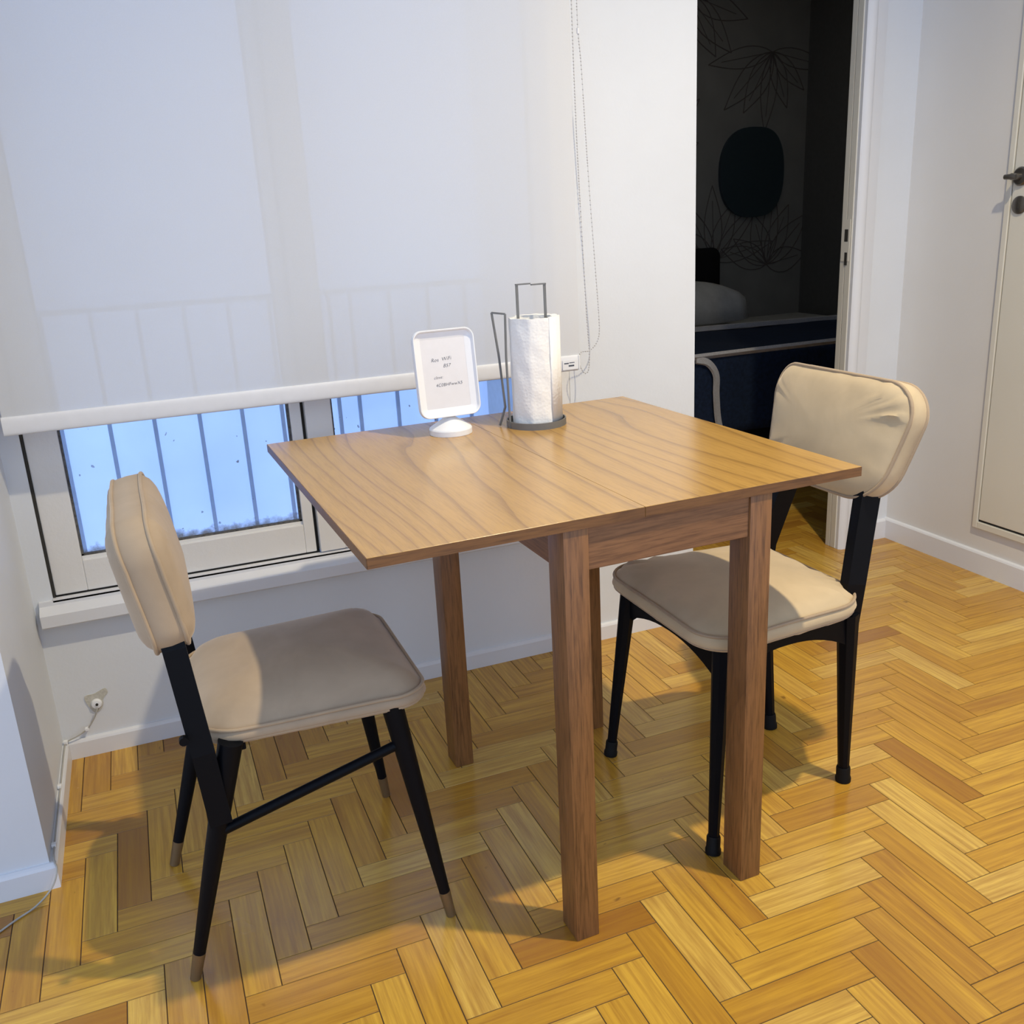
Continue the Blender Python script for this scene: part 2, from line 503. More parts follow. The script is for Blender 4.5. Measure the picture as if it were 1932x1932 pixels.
# skirting boards with a rounded upper edge
def skirt(name, p0, p1, nrm, h, th=0.012):
    p0, p1, nrm = Vector(p0), Vector(p1), Vector(nrm)
    prof = [(0, 0), (th, 0), (th, h - 0.008), (th * 0.75, h - 0.003), (th * 0.4, h), (0, h)]
    m = MB()
    A = [m.bm.verts.new(p0 + nrm * a + Vector((0, 0, b))) for a, b in prof]
    B = [m.bm.verts.new(p1 + nrm * a + Vector((0, 0, b))) for a, b in prof]
    m.bm.faces.new(A); m.bm.faces.new(list(reversed(B)))
    for i in range(len(prof)):
        j = (i + 1) % len(prof)
        m.bm.faces.new((A[i], B[i], B[j], A[j]))
    return m.build(name, M_TRIM, kind='structure')
skirt('baseboard_window', (0.0, WY, 0), (1.716, WY, 0), (0, -1, 0), 0.048, 0.010)
skirt('baseboard_left', (-0.012, -0.478, 0), (-0.012, WY, 0), (1, 0, 0), 0.050)
skirt('baseboard_left_front', (-1.3, -0.478, 0), (0.0, -0.478, 0), (0, -1, 0), 0.052)
skirt('baseboard_back', (2.575, 0.299, 0), (2.70, 0.299, 0), (0, -1, 0), 0.072, 0.012)
skirt('baseboard_right', (2.712, -3.2, 0), (2.712, 0.299, 0), (-1, 0, 0), 0.075, 0.012)

# door opening to the bedroom: jamb, moulded casing, strike plate
d1 = empty('door_1', (2.47, 0.29, 0), kind='structure')
m = MB()
m.box(2.474, 2.480, 0.3135, 0.335, 0, 2.10, 0.001)
m.box(2.473, 2.480, 0.285, 0.3105, 0, 2.10, 0.002)
m.build('jamb', M_DOOR, d1, kind='structure')
prof = [(2.476, 0.299), (2.476, 0.272), (2.484, 0.264), (2.500, 0.262), (2.512, 0.268), (2.520, 0.280), (2.545, 0.284), (2.568, 0.290), (2.572, 0.299)]
MB().prism(prof, 2, 0, 2.12).build('casing', M_TRIM, d1, 40, kind='structure')
MB().box(1.80, 1.84, 0.289, 0.336, 0, 2.10, 0.002).build('jamb', M_DOOR, d1, kind='structure')
MB().box(1.80, 2.476, 0.289, 0.336, 2.08, 2.12, 0.002).build('door_head', M_DOOR, d1, kind='structure')
m = MB()
m.box(2.4715, 2.4735, 0.293, 0.330, 0.985, 1.115)
sp = m.build('strike_plate', M_DOOR, d1)
child_of_mesh(sp)
m = MB(); m.box(2.4708, 2.4722, 0.300, 0.316, 1.046, 1.084); m.box(2.4708, 2.4722, 0.300, 0.312, 0.972, 1.012)
m.build('latch_slot', M_GAPSHADE, sp)

# door in the right wall, set above the skirting
d2 = empty('door_2', (2.71, -0.5, 0.18), kind='structure')
m = MB()
m.box(2.700, 2.712, -0.104, -0.086, 0.150, 2.05, 0.002)
m.box(2.700, 2.712, -1.02, -0.104, 0.150, 0.172, 0.002)
m.build('casing', M_DOOR, d2, kind='structure')
MB().box(2.708, 2.7115, -1.0, -0.106, 0.172, 0.180).build('gap', M_GAPSHADE, d2, kind='structure')
MB().box(2.708, 2.7115, -0.1075, -0.104, 0.172, 2.05).build('gap', M_GAPSHADE, d2, kind='structure')
MB().box(2.702, 2.7118, -1.0, -0.1075, 0.1795, 2.05, 0.002).build('door_leaf', M_DOOR, d2, kind='structure')
hz, hy = 1.214, -0.134
R90 = Matrix.Translation((2.702, hy, hz)) @ Matrix.Rotation(-math.pi / 2, 4, 'Y')
m = MB().lathe([(0, 0), (0.026, 0), (0.026, 0.005), (0.022, 0.009), (0.010, 0.010), (0.009, 0.040), (0, 0.040)], seg=32)
bmesh.ops.transform(m.bm, matrix=R90, verts=m.bm.verts[:])
dh = m.build('door_handle', M_STEEL, d2, 40)
child_of_mesh(dh)
MB().tube([(2.665, hy - 0.012, hz - 0.002), (2.662, hy, hz), (2.660, hy + 0.020, hz + 0.000)], [0.008, 0.008, 0.007], 12).build('lever', M_STEEL, dh, 50)
R91 = Matrix.Translation((2.702, hy - 0.004, hz - 0.078)) @ Matrix.Rotation(-math.pi / 2, 4, 'Y')
m = MB().lathe([(0, 0), (0.025, 0), (0.025, 0.004), (0.021, 0.007), (0.0, 0.007)], seg=32)
bmesh.ops.transform(m.bm, matrix=R91, verts=m.bm.verts[:])
es = m.build('key_escutcheon', M_STEEL, d2, 40)
child_of_mesh(es)
m = MB().box(2.6935, 2.6955, hy - 0.007, hy - 0.001, hz - 0.088, hz - 0.070, 0.001)
m.build('keyhole', M_GAPSHADE, es)

# ------------------------------------------------------------------ window
w1 = empty('window_1', (0.67, 0.03, 0.40), kind='structure')
m = MB()
m.prism([(0.010, 0.346), (-0.022, 0.346), (-0.026, 0.350), (-0.026, 0.377), (-0.018, 0.383), (0.000, 0.391), (0.000, 0.402), (0.10, 0.402), (0.10, 0.346)], 0, 0.0, 1.345)
m.build('window_sill', M_TRIM, w1, 30, kind='structure')
# bright upper guide rail
MB().box(OX0, OX1, 0.000, 0.014, 0.398, 0.4045).build('track', M_TRIM, w1, kind='structure')
MB().box(OX0, 0.640, 0.024, 0.05, 0.402, 0.4075).build('track_gap', M_GAPSHADE, w1, kind='structure')
MB().box(OX0 - 0.003, 0.0355, 0.013, 0.05, 0.402, 2.1).build('side_gap', M_GAPSHADE, w1, kind='structure')
def sash(x0, x1, gx0, gx1, y, gz0=0.487):
    z0, z1 = 0.4075, 2.08
    m = MB()
    m.box(x0, gx0, y, y + 0.032, z0, z1, 0.002)
    m.box(gx1, x1, y, y + 0.032, z0, z1, 0.002)
    m.box(gx0, gx1, y, y + 0.032, z0, gz0 - 0.006, 0.002)
    m.box(gx0, gx1, y, y + 0.032, 2.0, z1, 0.002)
    m.box(gx0, gx1, y + 0.008, y + 0.020, gz0 - 0.008, gz0 + 0.001, 0.001)
    fr = m.build('sash', M_SASH, w1, kind='structure')
    child_of_mesh(fr)
    m = MB()
    pth = [(gx0 + 0.002, y + 0.016, 2.0), (gx0 + 0.002, y + 0.016, gz0 + 0.002), (gx1 - 0.002, y + 0.016, gz0 + 0.002), (gx1 - 0.002, y + 0.016, 2.0)]
    m.box(gx0, gx0 + 0.005, y + 0.010, y + 0.020, gz0, 2.0)
    m.box(gx1 - 0.006, gx1, y + 0.010, y + 0.020, gz0, 2.0)
    m.box(gx0, gx1, y + 0.010, y + 0.020, gz0, gz0 + 0.005)
    m.build('putty', M_PUTTY, fr, kind='structure')
    MB().box(gx0, gx1, y + 0.0145, y + 0.0175, gz0 - 0.004, 2.01).build('pane', M_GLASS, fr, kind='structure')
sash(0.036, 0.632, 0.104, 0.606, 0.018)
sash(0.640, 1.332, 0.702, 1.250, 0.004)
MB().box(0.632, 0.640, 0.030, 0.05, 0.405, 2.08).build('meeting_gap', M_GAPSHADE, w1, kind='structure')

# light shaft outside: panelled wall with upright seams, made translucent and lit from behind
MB().box(-0.9, 1.6, 0.62, 0.632, -0.4, 3.0).build('wall_shaft', M_BACKLITWALL, kind='structure')
MB().box(1.325, 1.60, 0.14, 0.62, -0.4, 3.0).build('wall_shaft_side', M_SHAFTSIDE, kind='structure')
shaft_x = lambda xs: CAMP.x + (xs - CAMP.x) * (0.62 - CAMP.y) / (0.12 - CAMP.y)
m = MB()
for i, xs in enumerate([0.106, 0.208, 0.306, 0.408, 0.507, 0.602, 0.700, 0.745, 0.797, 0.896, 0.995, 1.094, 1.19]):
    x = shaft_x(xs)
    m.box(x - 0.0055, x + 0.0055, 0.612, 0.6205, 0.16, 0.985)
m.box(-0.9, 1.325, 0.612, 0.6205, 0.985, 1.0)
m.build('trim_1', M_SEAM, kind='structure')

# ------------------------------------------------------------------ roller blind
rb = empty('roller_blind', (0.66, -0.09, 0.80), 'white translucent roller blind lowered over most of the window', 'blind')
m = MB()
ny, nz = 40, 30
BX0, BX1, BY = 0.018, 1.318, -0.088
g = [[m.bm.verts.new((BX0 + (BX1 - BX0) * i / ny, BY + 0.0012 * math.sin(i * 0.55) * (j / nz), 0.835 + (2.05 - 0.835) * j / nz)) for i in range(ny + 1)] for j in range(nz + 1)]
for j in range(nz):
    for i in range(ny):
        m.bm.faces.new((g[j][i], g[j][i + 1], g[j + 1][i + 1], g[j + 1][i]))
m.build('blind_fabric', M_BLIND, rb, 180)
m = MB()
prof = []
for k in range(20):
    a = 2 * math.pi * k / 20
    prof.append((BY + 0.006 * math.copysign(abs(math.cos(a)) ** 0.6, math.cos(a)), 0.8205 + 0.0195 * math.copysign(abs(math.sin(a)) ** 0.7, math.sin(a))))
m.prism(prof, 0, 0.016, 1.312)
m.build('bottom_rail', M_RAIL, rb, 60)
MB().box(1.312, 1.3165, BY - 0.008, BY + 0.008, 0.803, 0.840, 0.002).build('end_cap', M_WPLAS, rb)
lb = MB().box(1.268, 1.310, BY - 0.0085, BY - 0.0070, 0.806, 0.829).build('rail_sticker', M_WPLAS, rb, label='small white sticker with printed dark marks')
child_of_mesh(lb)
m = MB()
m.box(1.272, 1.284, BY - 0.0092, BY - 0.0084, 0.821, 0.8235); m.box(1.286, 1.300, BY - 0.0092, BY - 0.0084, 0.8225, 0.8240)
m.box(1.284, 1.299, BY - 0.0092, BY - 0.0084, 0.814, 0.8175)
m.build('print', M_INK, lb)
MB().tube([(BX0 - 0.005, BY, 2.06), (BX1 + 0.02, BY, 2.06)], 0.022, 20).build('roller', M_WPLAS, rb, 40)
# bead chain: loop hanging beside the blind, lowest part twisted
chain_pts = [(1.334, -0.062, 2.05), (1.336, -0.062, 1.64), (1.341, -0.060, 1.35), (1.350, -0.058, 1.10), (1.357, -0.057, 0.92), (1.362, -0.056, 0.84),
             (1.359, -0.056, 0.795), (1.349, -0.055, 0.785), (1.338, -0.054, 0.800), (1.334, -0.050, 0.822), (1.345, -0.044, 0.838), (1.372, -0.040, 0.840),
             (1.395, -0.038, 0.862), (1.402, -0.036, 0.905), (1.394, -0.036, 1.05), (1.382, -0.036, 1.25), (1.370, -0.036, 1.50), (1.362, -0.036, 1.64), (1.358, -0.050, 2.05)]
cp = catmull(chain_pts, 40)
m = MB()
m.tube(cp[::8], 0.0005, 6)
acc = 0; last = cp[0]
for p in cp:
    acc += (p - last).length; last = p
    if acc >= 0.0062:
        acc = 0
        if p.z < 1.75:
            bmesh.ops.create_icosphere(m.bm, subdivisions=1, radius=0.0019, matrix=Matrix.Translation(p))
ch = m.build('bead_chain', M_CHAIN, rb, 180)
child_of_mesh(ch)
MB().tube([(1.3632, -0.036, 1.588), (1.3632, -0.036, 1.576)], 0.0034, 10).build('chain_joiner', M_WPLAS, ch)

# ------------------------------------------------------------------ dining table
TC, TS = math.cos(0.0259), math.sin(0.0259)
TM = Matrix.Translation((0.9503, -0.6361, 0)) @ Matrix.Rotation(0.0259, 4, 'Z')
def tmesh(m, name, mat, par, **kw):
    """table parts keep local x/y so the grain runs along the boards"""
    o = m.build(name, mat, None, **kw)
    o.parent = par
    return o
tb = empty('dining_table', (0, 0, 0), 'square wooden folding table with thick straight legs between two chairs', 'table')
tb.matrix_world = TM
PINV[tb.name] = Matrix.Identity(4)
TL, TW = 0.8498 / 2, 0.7974 / 2
SEAM = 0.0068
def leaf(x0, x1, name, lab):
    o = tmesh(MB().box(x0, x1, -TW, TW, 0.7335, 0.75, 0.0003, 1), name, M_TOP, tb)
    child_of_mesh(o); PINV[o.name] = Matrix.Identity(4)
    xe = x0 - 0.0004 if x0 < 0 else x1 + 0.0004
    xa, xb = (x0, x1 - 0.0002) if x0 < 0 else (x0 + 0.0002, x1)
    for bx in ((xa, xb, -TW - 0.0008, -TW + 0.0005), (xa, xb, TW - 0.0005, TW + 0.0008), (xe - 0.0006, xe + 0.0006, -TW, TW)):
        e = MB().box(*bx, 0.7338, 0.7494).build('edge_band', M_TEDGE, None); e.parent = o
    return o
leaf(-TL, SEAM - 0.0003, 'tabletop_leaf', None)
leaf(SEAM + 0.0004, TL, 'tabletop_leaf', None)
ox, oy, lx, ly = 0.0569, -0.0784, 0.3762 / 2, 0.65 / 2
oy = -TW + ly + 0.002
LWX, LWY = 0.0421, 0.0544
for sx in (-1, 1):
    for sy in (-1, 1):
        xa = ox + sx * lx; xb = xa - sx * LWX
        ya = oy + sy * ly; yb = ya - sy * LWY
        cx_, cy_ = (xa + xb) / 2, (ya + yb) / 2
        hw, hd = LWX / 2, LWY / 2
        m = MB()
        m.box(-hw, hw, -hd, hd, 0, 0.7335, 0.0015, 2)
        o = tmesh(m, 'leg', M_TLEG, tb, smooth=30)
        o.location = (cx_, cy_, 0)
def apron(x0, x1, y0, y1, rot):
    dx, dy = x1 - x0, y1 - y0
    L_, T_ = (dy, dx) if rot else (dx, dy)
    m = MB().box(-L_ / 2, L_ / 2, -T_ / 2, T_ / 2, 0, 0.069, 0.001, 1)
    o = tmesh(m, 'apron', M_TAPRON, tb)
    o.location = ((x0 + x1) / 2, (y0 + y1) / 2, 0.6645)
    o.rotation_euler = (0, 0, math.pi / 2 if rot else 0)
ax0, ax1, ay0, ay1 = ox - lx, ox + lx, oy - ly, oy + ly
apron(ax0 + LWX, ax1 - LWX, ay0 + 0.004, ay0 + 0.024, 0)
apron(ax0 + LWX, ax1 - LWX, ay1 - 0.024, ay1 - 0.004, 0)
apron(ax0 + 0.004, ax0 + 0.024, ay0 + LWY, ay1 - LWY, 1)
apron(ax1 - 0.024, ax1 - 0.004, ay0 + LWY, ay1 - LWY, 1)

# ------------------------------------------------------------------ cushions
def outline(wf, wb, d, rf, rb, n=10, bow=0.0):
    """rounded trapezoid, local: x from -d/2 (back, width wb) to d/2 (front, width wf); returns ccw points"""
    C = [(d / 2, -wf / 2, rf), (d / 2, wf / 2, rf), (-d / 2, wb / 2, rb), (-d / 2, -wb / 2, rb)]
    P = []
    for i, (x, y, r) in enumerate(C):
        p = Vector((x, y)); a = Vector(C[i - 1][:2]); b = Vector(C[(i + 1) % 4][:2])
        da = (a - p).normalized(); db = (b - p).normalized()
        ang = da.angle(db)
        tl = r / math.tan(ang / 2)
        s0 = p + da * tl; s1 = p + db * tl
        c = p + (da + db).normalized() * (r / math.sin(ang / 2))
        a0 = math.atan2(s0.y - c.y, s0.x - c.x); a1 = math.atan2(s1.y - c.y, s1.x - c.x)
        dd = (a1 - a0 + math.pi) % (2 * math.pi) - math.pi
        for k in range(n + 1):
            aa = a0 + dd * k / n
            P.append((c.x + r * math.cos(aa), c.y + r * math.sin(aa)))
    out = []
    N = len(P)
    for i in range(N):                      # subdivide the straight runs
        p, q = Vector(P[i]), Vector(P[(i + 1) % N])
        L = (q - p).length
        kk = max(1, int(L / 0.018))
        for k in range(kk): out.append(tuple(p.lerp(q, k / kk)))
    res = []
    for x, y in out:
        if bow:
            x += bow * (1 - (2 * y / wf) ** 2) if x > 0 else 0
        res.append((x, y))
    return res

def pad(m, pts, prof, wr=0.0, seed=0, disp=None):
    """rings of the outline scaled by s at height z, closed by centre points. prof: list of (inset metres, z)"""
    rr = random.Random(seed)
    N = len(pts)
    nr = []
    for i in range(N):
        a = Vector(pts[i - 1]); b = Vector(pts[(i + 1) % N])
        tdir = (b - a).normalized(); nr.append(Vector((-tdir.y, tdir.x)))
    ph = [rr.uniform(0, 6.28) for _ in range(6)]
    R = min(max(abs(p[0]) for p in pts), max(abs(p[1]) for p in pts))
    rings = []
    for ins, z in prof:
        ring = []
        for i in range(N):
            p = Vector(pts[i])
            if ins < 0.03:
                q = p + nr[i] * ins
            else:
                base = p + nr[i] * 0.03
                q = base * (1 - (ins - 0.03) / (R - 0.03))
            a = i / N * 2 * math.pi
            z2 = z
            if wr and 0.003 < ins < 0.06:
                k = 1 - abs(ins - 0.02) / 0.04
                z2 += wr * k * (0.5 * math.sin(19 * a + ph[0]) + 0.4 * math.sin(33 * a + ph[1]) + 0.4 * math.sin(51 * a + ph[2])) * (0.5 + 0.5 * math.sin(2 * a + ph[3]))
            if disp: z2 += disp(q.x, q.y, ins)
            ring.append(m.bm.verts.new((q.x, q.y, z2)))
        rings.append(ring)
    for A, B in zip(rings, rings[1:]):
        for i in range(N):
            m.bm.faces.new((A[i], A[(i + 1) % N], B[(i + 1) % N], B[i]))
    for ring, rev in ((rings[0], True), (rings[-1], False)):
        c = sum((v.co for v in ring), Vector()) / N
        cv = m.bm.verts.new(c)
        for i in range(N):
            m.bm.faces.new((ring[i], ring[(i + 1) % N], cv))
    return rings

def dome(h, z0, R, n=8, start=0.0):
    return [(start + (R - start) * k / n, z0 + h * math.sin(math.pi / 2 * min(1, (k / n) ** 0.62))) for k in range(1, n)]

def loop_tube(m, pts, inset, z, r, Mx=None, wob=0.0):
    N = len(pts); P = []
    for i in range(N):
        a = Vector(pts[i - 1]); b = Vector(pts[(i + 1) % N]); td = (b - a).normalized()
        q = Vector(pts[i]) + Vector((-td.y, td.x)) * inset
        P.append((q.x, q.y, z + wob * math.sin(i * 0.37)))
    m.tube(P, r, 8, closed=True)

def seat(par, pts, loc, rot, zb, zs, hd, mat, wr, seed, low=True):
    """box cushion: side band with piping above and below, crowned top"""
    R = min(max(abs(p[0]) for p in pts), max(abs(p[1]) for p in pts))
    Mx = Matrix.Translation(loc) @ Matrix.Rotation(rot, 4, 'Z')
    m = MB()
    prof = [(0.05, zb), (0.010, zb), (0.003, zb + 0.004), (0.0, zb + 0.010), (-0.003, (zb + zs) / 2), (0.0, zs - 0.006), (0.004, zs), (0.009, zs + 0.004)]
    prof += dome(hd, zs + 0.004, R * 0.97, 12, 0.009)
    pad(m, pts, prof, wr, seed)
    bmesh.ops.transform(m.bm, matrix=Mx, verts=m.bm.verts[:])
    s = m.build('seat_cushion', mat, par, 70)
    child_of_mesh(s)
    m = MB()
    loop_tube(m, pts, 0.0014, zs + 0.001, 0.0030, wob=0.0008)
    if low: loop_tube(m, pts, 0.002, zb + 0.008, 0.0022)
    bmesh.ops.transform(m.bm, matrix=Mx, verts=m.bm.verts[:])
    m.build('piping', M_PIPE, s, 180)
    return s

def backrest(par, pts, Mx, half, hd, mat, wr, seed, curve=0.0):
    """pad standing upright; local z of the pad is its thickness, outline lies in local x (up) / y"""
    R = min(max(abs(p[0]) for p in pts), max(abs(p[1]) for p in pts))
    m = MB()
    front = [(0.0, half - 0.002), (0.005, half + 0.003)] + dome(hd, half + 0.003, R * 0.97, 12, 0.005)
    back = [(a, -b) for a, b in reversed(front)]
    pad(m, pts, back + [(-0.0015, 0)] + front, wr, seed)
    def bend(mm):
        for v in mm.bm.verts:
            v.co.z += curve * (v.co.y / 0.2) ** 2
    bend(m)
    bmesh.ops.transform(m.bm, matrix=Mx, verts=m.bm.verts[:])
    b = m.build('backrest', mat, par, 70)
    child_of_mesh(b)
    m = MB()
    loop_tube(m, pts, 0.0005, half, 0.0033, wob=0.0013)
    loop_tube(m, pts, 0.0005, -half, 0.0033, wob=0.0013)
    bend(m)
    bmesh.ops.transform(m.bm, matrix=Mx, verts=m.bm.verts[:])
    m.build('piping', M_PIPE, b, 180)
    return b

def frame_matrix(origin, up, right):
    """local x -> up, local y -> right, local z -> up x right"""
    u = Vector(up).normalized(); r = Vector(right).normalized()
    r = (r - u * r.dot(u)).normalized()
    n = u.cross(r)
    Mx = Matrix((u, r, n)).transposed().to_4x4(); Mx.translation = Vector(origin)
    return Mx

# ------------------------------------------------------------------ left chair
c1 = empty('dining_chair', (0.43, -0.68, 0), 'beige velvet chair with brass-tipped black legs, backrest in front of the window', 'chair', 'dining chairs at the table')
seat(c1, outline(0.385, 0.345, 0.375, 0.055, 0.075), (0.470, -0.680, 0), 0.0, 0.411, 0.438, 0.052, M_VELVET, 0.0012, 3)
def tleg(par, top, foot, rt_, rb_, tip=0.05, tipm=None, tipname='brass_tip'):
    top, foot = Vector(top), Vector(foot)
    d = (foot - top); L = d.length; d.normalize()
    cut = foot - d * tip
    rc = rb_ + (rt_ - rb_) * tip / L
    lg = MB().tube([top, top.lerp(cut, 0.5), cut], [rt_, (rt_ + rc) / 2 + 0.0005, rc], 20).build('leg', M_BLACK, par, 50)
    child_of_mesh(lg)
    MB().tube([cut - d * 0.001, foot + Vector((0, 0, 0.0))], [rc + 0.0006, rb_], 20).build(tipname, tipm or M_BRASS, lg, 50)
    return lg
tleg(c1, (0.334, -0.856, 0.424), (0.222, -0.842, 0.001), 0.0195, 0.0090)
tleg(c1, (0.334, -0.504, 0.424), (0.205, -0.516, 0.001), 0.0195, 0.0090)
tleg(c1, (0.592, -0.852, 0.424), (0.655, -0.882, 0.001), 0.0185, 0.0085)
tleg(c1, (0.592, -0.510, 0.424), (0.643, -0.475, 0.001), 0.0185, 0.0085)
for y, sg in ((-0.870, 1), (-0.490, -1)):
    MB().tube([(0.301, y, 0.295), (0.292, y + 0.002 * sg, 0.42), (0.276, y + 0.022 * sg, 0.59), (0.268, y + 0.045 * sg, 0.66)], 1.0, flat=(0.034, 0.014), up=(1, 0, 0)).build('back_post', M_BLACK, c1)
m = MB().tube([(0.302, -0.856, 0.272), (0.598, -0.858, 0.349)], 0.0085, 12)
m.build('stretcher', M_BLACK, c1, 50)
MB().box(0.318, 0.340, -0.85, -0.51, 0.375, 0.398, 0.002).build('cross_bar', M_BLACK, c1)
m = MB()
m.box(0.34, 0.60, -0.815, -0.797, 0.400, 0.417, 0.002); m.box(0.34, 0.60, -0.563, -0.545, 0.400, 0.417, 0.002); m.box(0.582, 0.60, -0.85, -0.51, 0.400, 0.417, 0.002); m.box(0.338, 0.356, -0.85, -0.51, 0.400, 0.417, 0.002)
m.build('seat_frame', M_BLACK, c1)
MB().tube([(0.268, -0.884, 0.455), (0.268, -0.874, 0.455)], 0.007, 12).build('bolt', M_BLACK, c1)
bo = outline(0.375, 0.360, 0.210, 0.060, 0.045, 12)
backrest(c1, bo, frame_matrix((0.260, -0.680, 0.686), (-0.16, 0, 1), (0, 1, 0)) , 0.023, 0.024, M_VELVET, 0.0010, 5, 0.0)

# ------------------------------------------------------------------ right chair
c2 = empty('dining_chair', (1.35, -0.735, 0), 'pale beige padded chair with rubber-footed black legs, tucked under the table near the doorway', 'chair', 'dining chairs at the table')
ol = [(-x, y) for x, y in outline(0.435, 0.37, 0.385, 0.075, 0.095)]
ol = list(reversed(ol))
seat(c2, ol, (1.340, -0.733, 0), 0.0, 0.410, 0.442, 0.034, M_VELVET2, 0.0060, 9)
def sleg(par, top, foot, wt, wb, extra=None):
    top, foot = Vector(top), Vector(foot)
    d = (foot - top).normalized()
    path = ([Vector(e) for e in extra] if extra else []) + [top, foot - d * 0.028]
    rr = ([wt] * len(extra) if extra else []) + [wt, wb]
    lg = MB().tube(path, rr, 8, up=(0, 1, 0)).build('leg', M_BLACK, par, 30)
    child_of_mesh(lg)
    a = foot - d * 0.036
    MB().tube([a, a + d * 0.004, a + d * 0.024, a + d * 0.028, foot], [wb + 0.0015, wb + 0.003, wb + 0.003, wb + 0.0048, wb + 0.0045], 16).build('rubber_foot', M_RUBBER, lg, 40)
    return lg
sleg(c2, (1.206, -0.893, 0.412), (1.163, -0.938, 0.001), 0.019, 0.0105)
sleg(c2, (1.196, -0.560, 0.412), (1.148, -0.547, 0.001), 0.019, 0.0105)
sleg(c2, (1.512, -0.872, 0.40), (1.542, -0.854, 0.001), 0.0215, 0.0115)
sleg(c2, (1.512, -0.592, 0.40), (1.538, -0.609, 0.001), 0.0215, 0.0115)
for y0, y1 in ((-0.872, -0.845), (-0.592, -0.615)):
    MB().tube([(1.513, y0, 0.375), (1.520, y0, 0.46), (1.566, y1, 0.63), (1.590, y1, 0.69)], [0.82, 0.95, 1.0, 0.6], flat=(0.046, 0.024), up=(1, 0, 0)).build('back_post', M_BLACK, c2)
def arch(p0, p1, th):
    """apron board between two legs with an arched lower edge"""
    p0, p1 = Vector(p0), Vector(p1)
    d = (p1 - p0); n = Vector((-d.y, d.x, 0)).normalized() * th / 2
    m = MB(); K = 14
    ring = []
    for k in range(K + 1):
        s = k / K; p = p0.lerp(p1, s)
        drop = 0.040 + 0.040 * abs(2 * s - 1) ** 2.2
        ring.append([m.bm.verts.new(p + n), m.bm.verts.new(p - n), m.bm.verts.new(p - n - Vector((0, 0, drop))), m.bm.verts.new(p + n - Vector((0, 0, drop)))])
    for A, B in zip(ring, ring[1:]):
        for i in range(4): m.bm.faces.new((A[i], A[(i + 1) % 4], B[(i + 1) % 4], B[i]))
    m.bm.faces.new(ring[0]); m.bm.faces.new(list(reversed(ring[-1])))
    return m.build('apron', M_BLACK, c2)
Z = 0.4125
arch((1.206, -0.890, Z), (1.510, -0.872, Z), 0.018)
arch((1.196, -0.565, Z), (1.510, -0.595, Z), 0.018)
arch((1.206, -0.893, Z), (1.196, -0.560, Z), 0.018)
arch((1.512, -0.872, Z), (1.512, -0.592, Z), 0.018)
bo2 = outline(0.425, 0.33, 0.235, 0.06, 0.085)
backrest(c2, bo2, frame_matrix((1.582, -0.715, 0.730), (0.24, 0.0, 1), (0, -1, 0)), 0.019, 0.018, M_VELVET2, 0.0050, 21, 0.018)

# ------------------------------------------------------------------ photo stand with the note
fs = empty('note_stand', (0.878, -0.372, 0.75), 'white plastic photo frame on a cone foot holding a handwritten note', 'photo frame')
MB().lathe([(0, 0), (0.0445, 0), (0.045, 0.001), (0.045, 0.011), (0.0435, 0.0135), (0.030, 0.0225), (0.012, 0.0345), (0.006, 0.0405), (0.003, 0.0415), (0, 0.0415)], (0.879, -0.372, 0.75), 64).build('base', M_WPLAS, fs, 18)
FM = Matrix.Translation((0.8765, -0.372, 0.8765)) @ Matrix.Rotation(math.radians(2), 4, 'Z') @ Matrix.Rotation(math.radians(-7), 4, 'X')
def rrect(w, h, r, n=8):
    P = []
    for cx, cz, a0 in ((w / 2 - r, -h / 2 + r, -90), (w / 2 - r, h / 2 - r, 0), (-w / 2 + r, h / 2 - r, 90), (-w / 2 + r, -h / 2 + r, 180)):
        for k in range(n + 1):
            a = math.radians(a0 + 90 * k / n)
            P.append((cx + r * math.cos(a), cz + r * math.sin(a)))
    return P
m = MB()
rings = []
for (w_, h_, r_, y_) in ((0.130, 0.176, 0.020, 0.006), (0.133, 0.179, 0.021, 0.0), (0.133, 0.179, 0.021, -0.010), (0.131, 0.177, 0.020, -0.0115), (0.127, 0.173, 0.018, -0.011), (0.122, 0.168, 0.016, -0.004), (0.096, 0.142, 0.002, 0.0)):
    rings.append([m.bm.verts.new((x, y_, z)) for x, z in rrect(w_, h_, r_)])
for A, B in zip(rings, rings[1:]):
    for i in range(len(A)): m.bm.faces.new((A[i], A[(i + 1) % len(A)], B[(i + 1) % len(A)], B[i]))
m.bm.faces.new(rings[0]); 
bmesh.ops.transform(m.bm, matrix=FM, verts=m.bm.verts[:])
fr = m.build('frame', M_WPLAS, fs, 50)
m = MB().box(-0.0485, 0.0485, 0.0002, 0.0016, -0.0715, 0.0715)
bmesh.ops.transform(m.bm, matrix=FM, verts=m.bm.verts[:])
nt = m.build('note', M_PAPER, fs, label='pale paper note with blue-black handwriting')
child_of_mesh(nt)
def stroke_text(items):
    m = MB()
    for txt, x, z, size, rot, sh in items:
        cu = bpy.data.curves.new('t', 'FONT'); cu.body = txt; cu.size = size; cu.shear = sh; cu.extrude = 0.0001
        cu.space_character = 1.05; cu.offset = -size * 0.018
        to = bpy.data.objects.new('t', cu); COL.objects.link(to)
        bpy.context.view_layer.update()
        me = bpy.data.meshes.new_from_object(to.evaluated_get(bpy.context.evaluated_depsgraph_get()))
        me.transform(FM @ Matrix.Translation((x, -0.0003, z)) @ Matrix.Rotation(math.pi / 2, 4, 'X') @ Matrix.Rotation(rot, 4, 'Z'))
        m.bm.from_mesh(me)
        bpy.data.objects.remove(to); bpy.data.curves.remove(cu); bpy.data.meshes.remove(me)
    return m
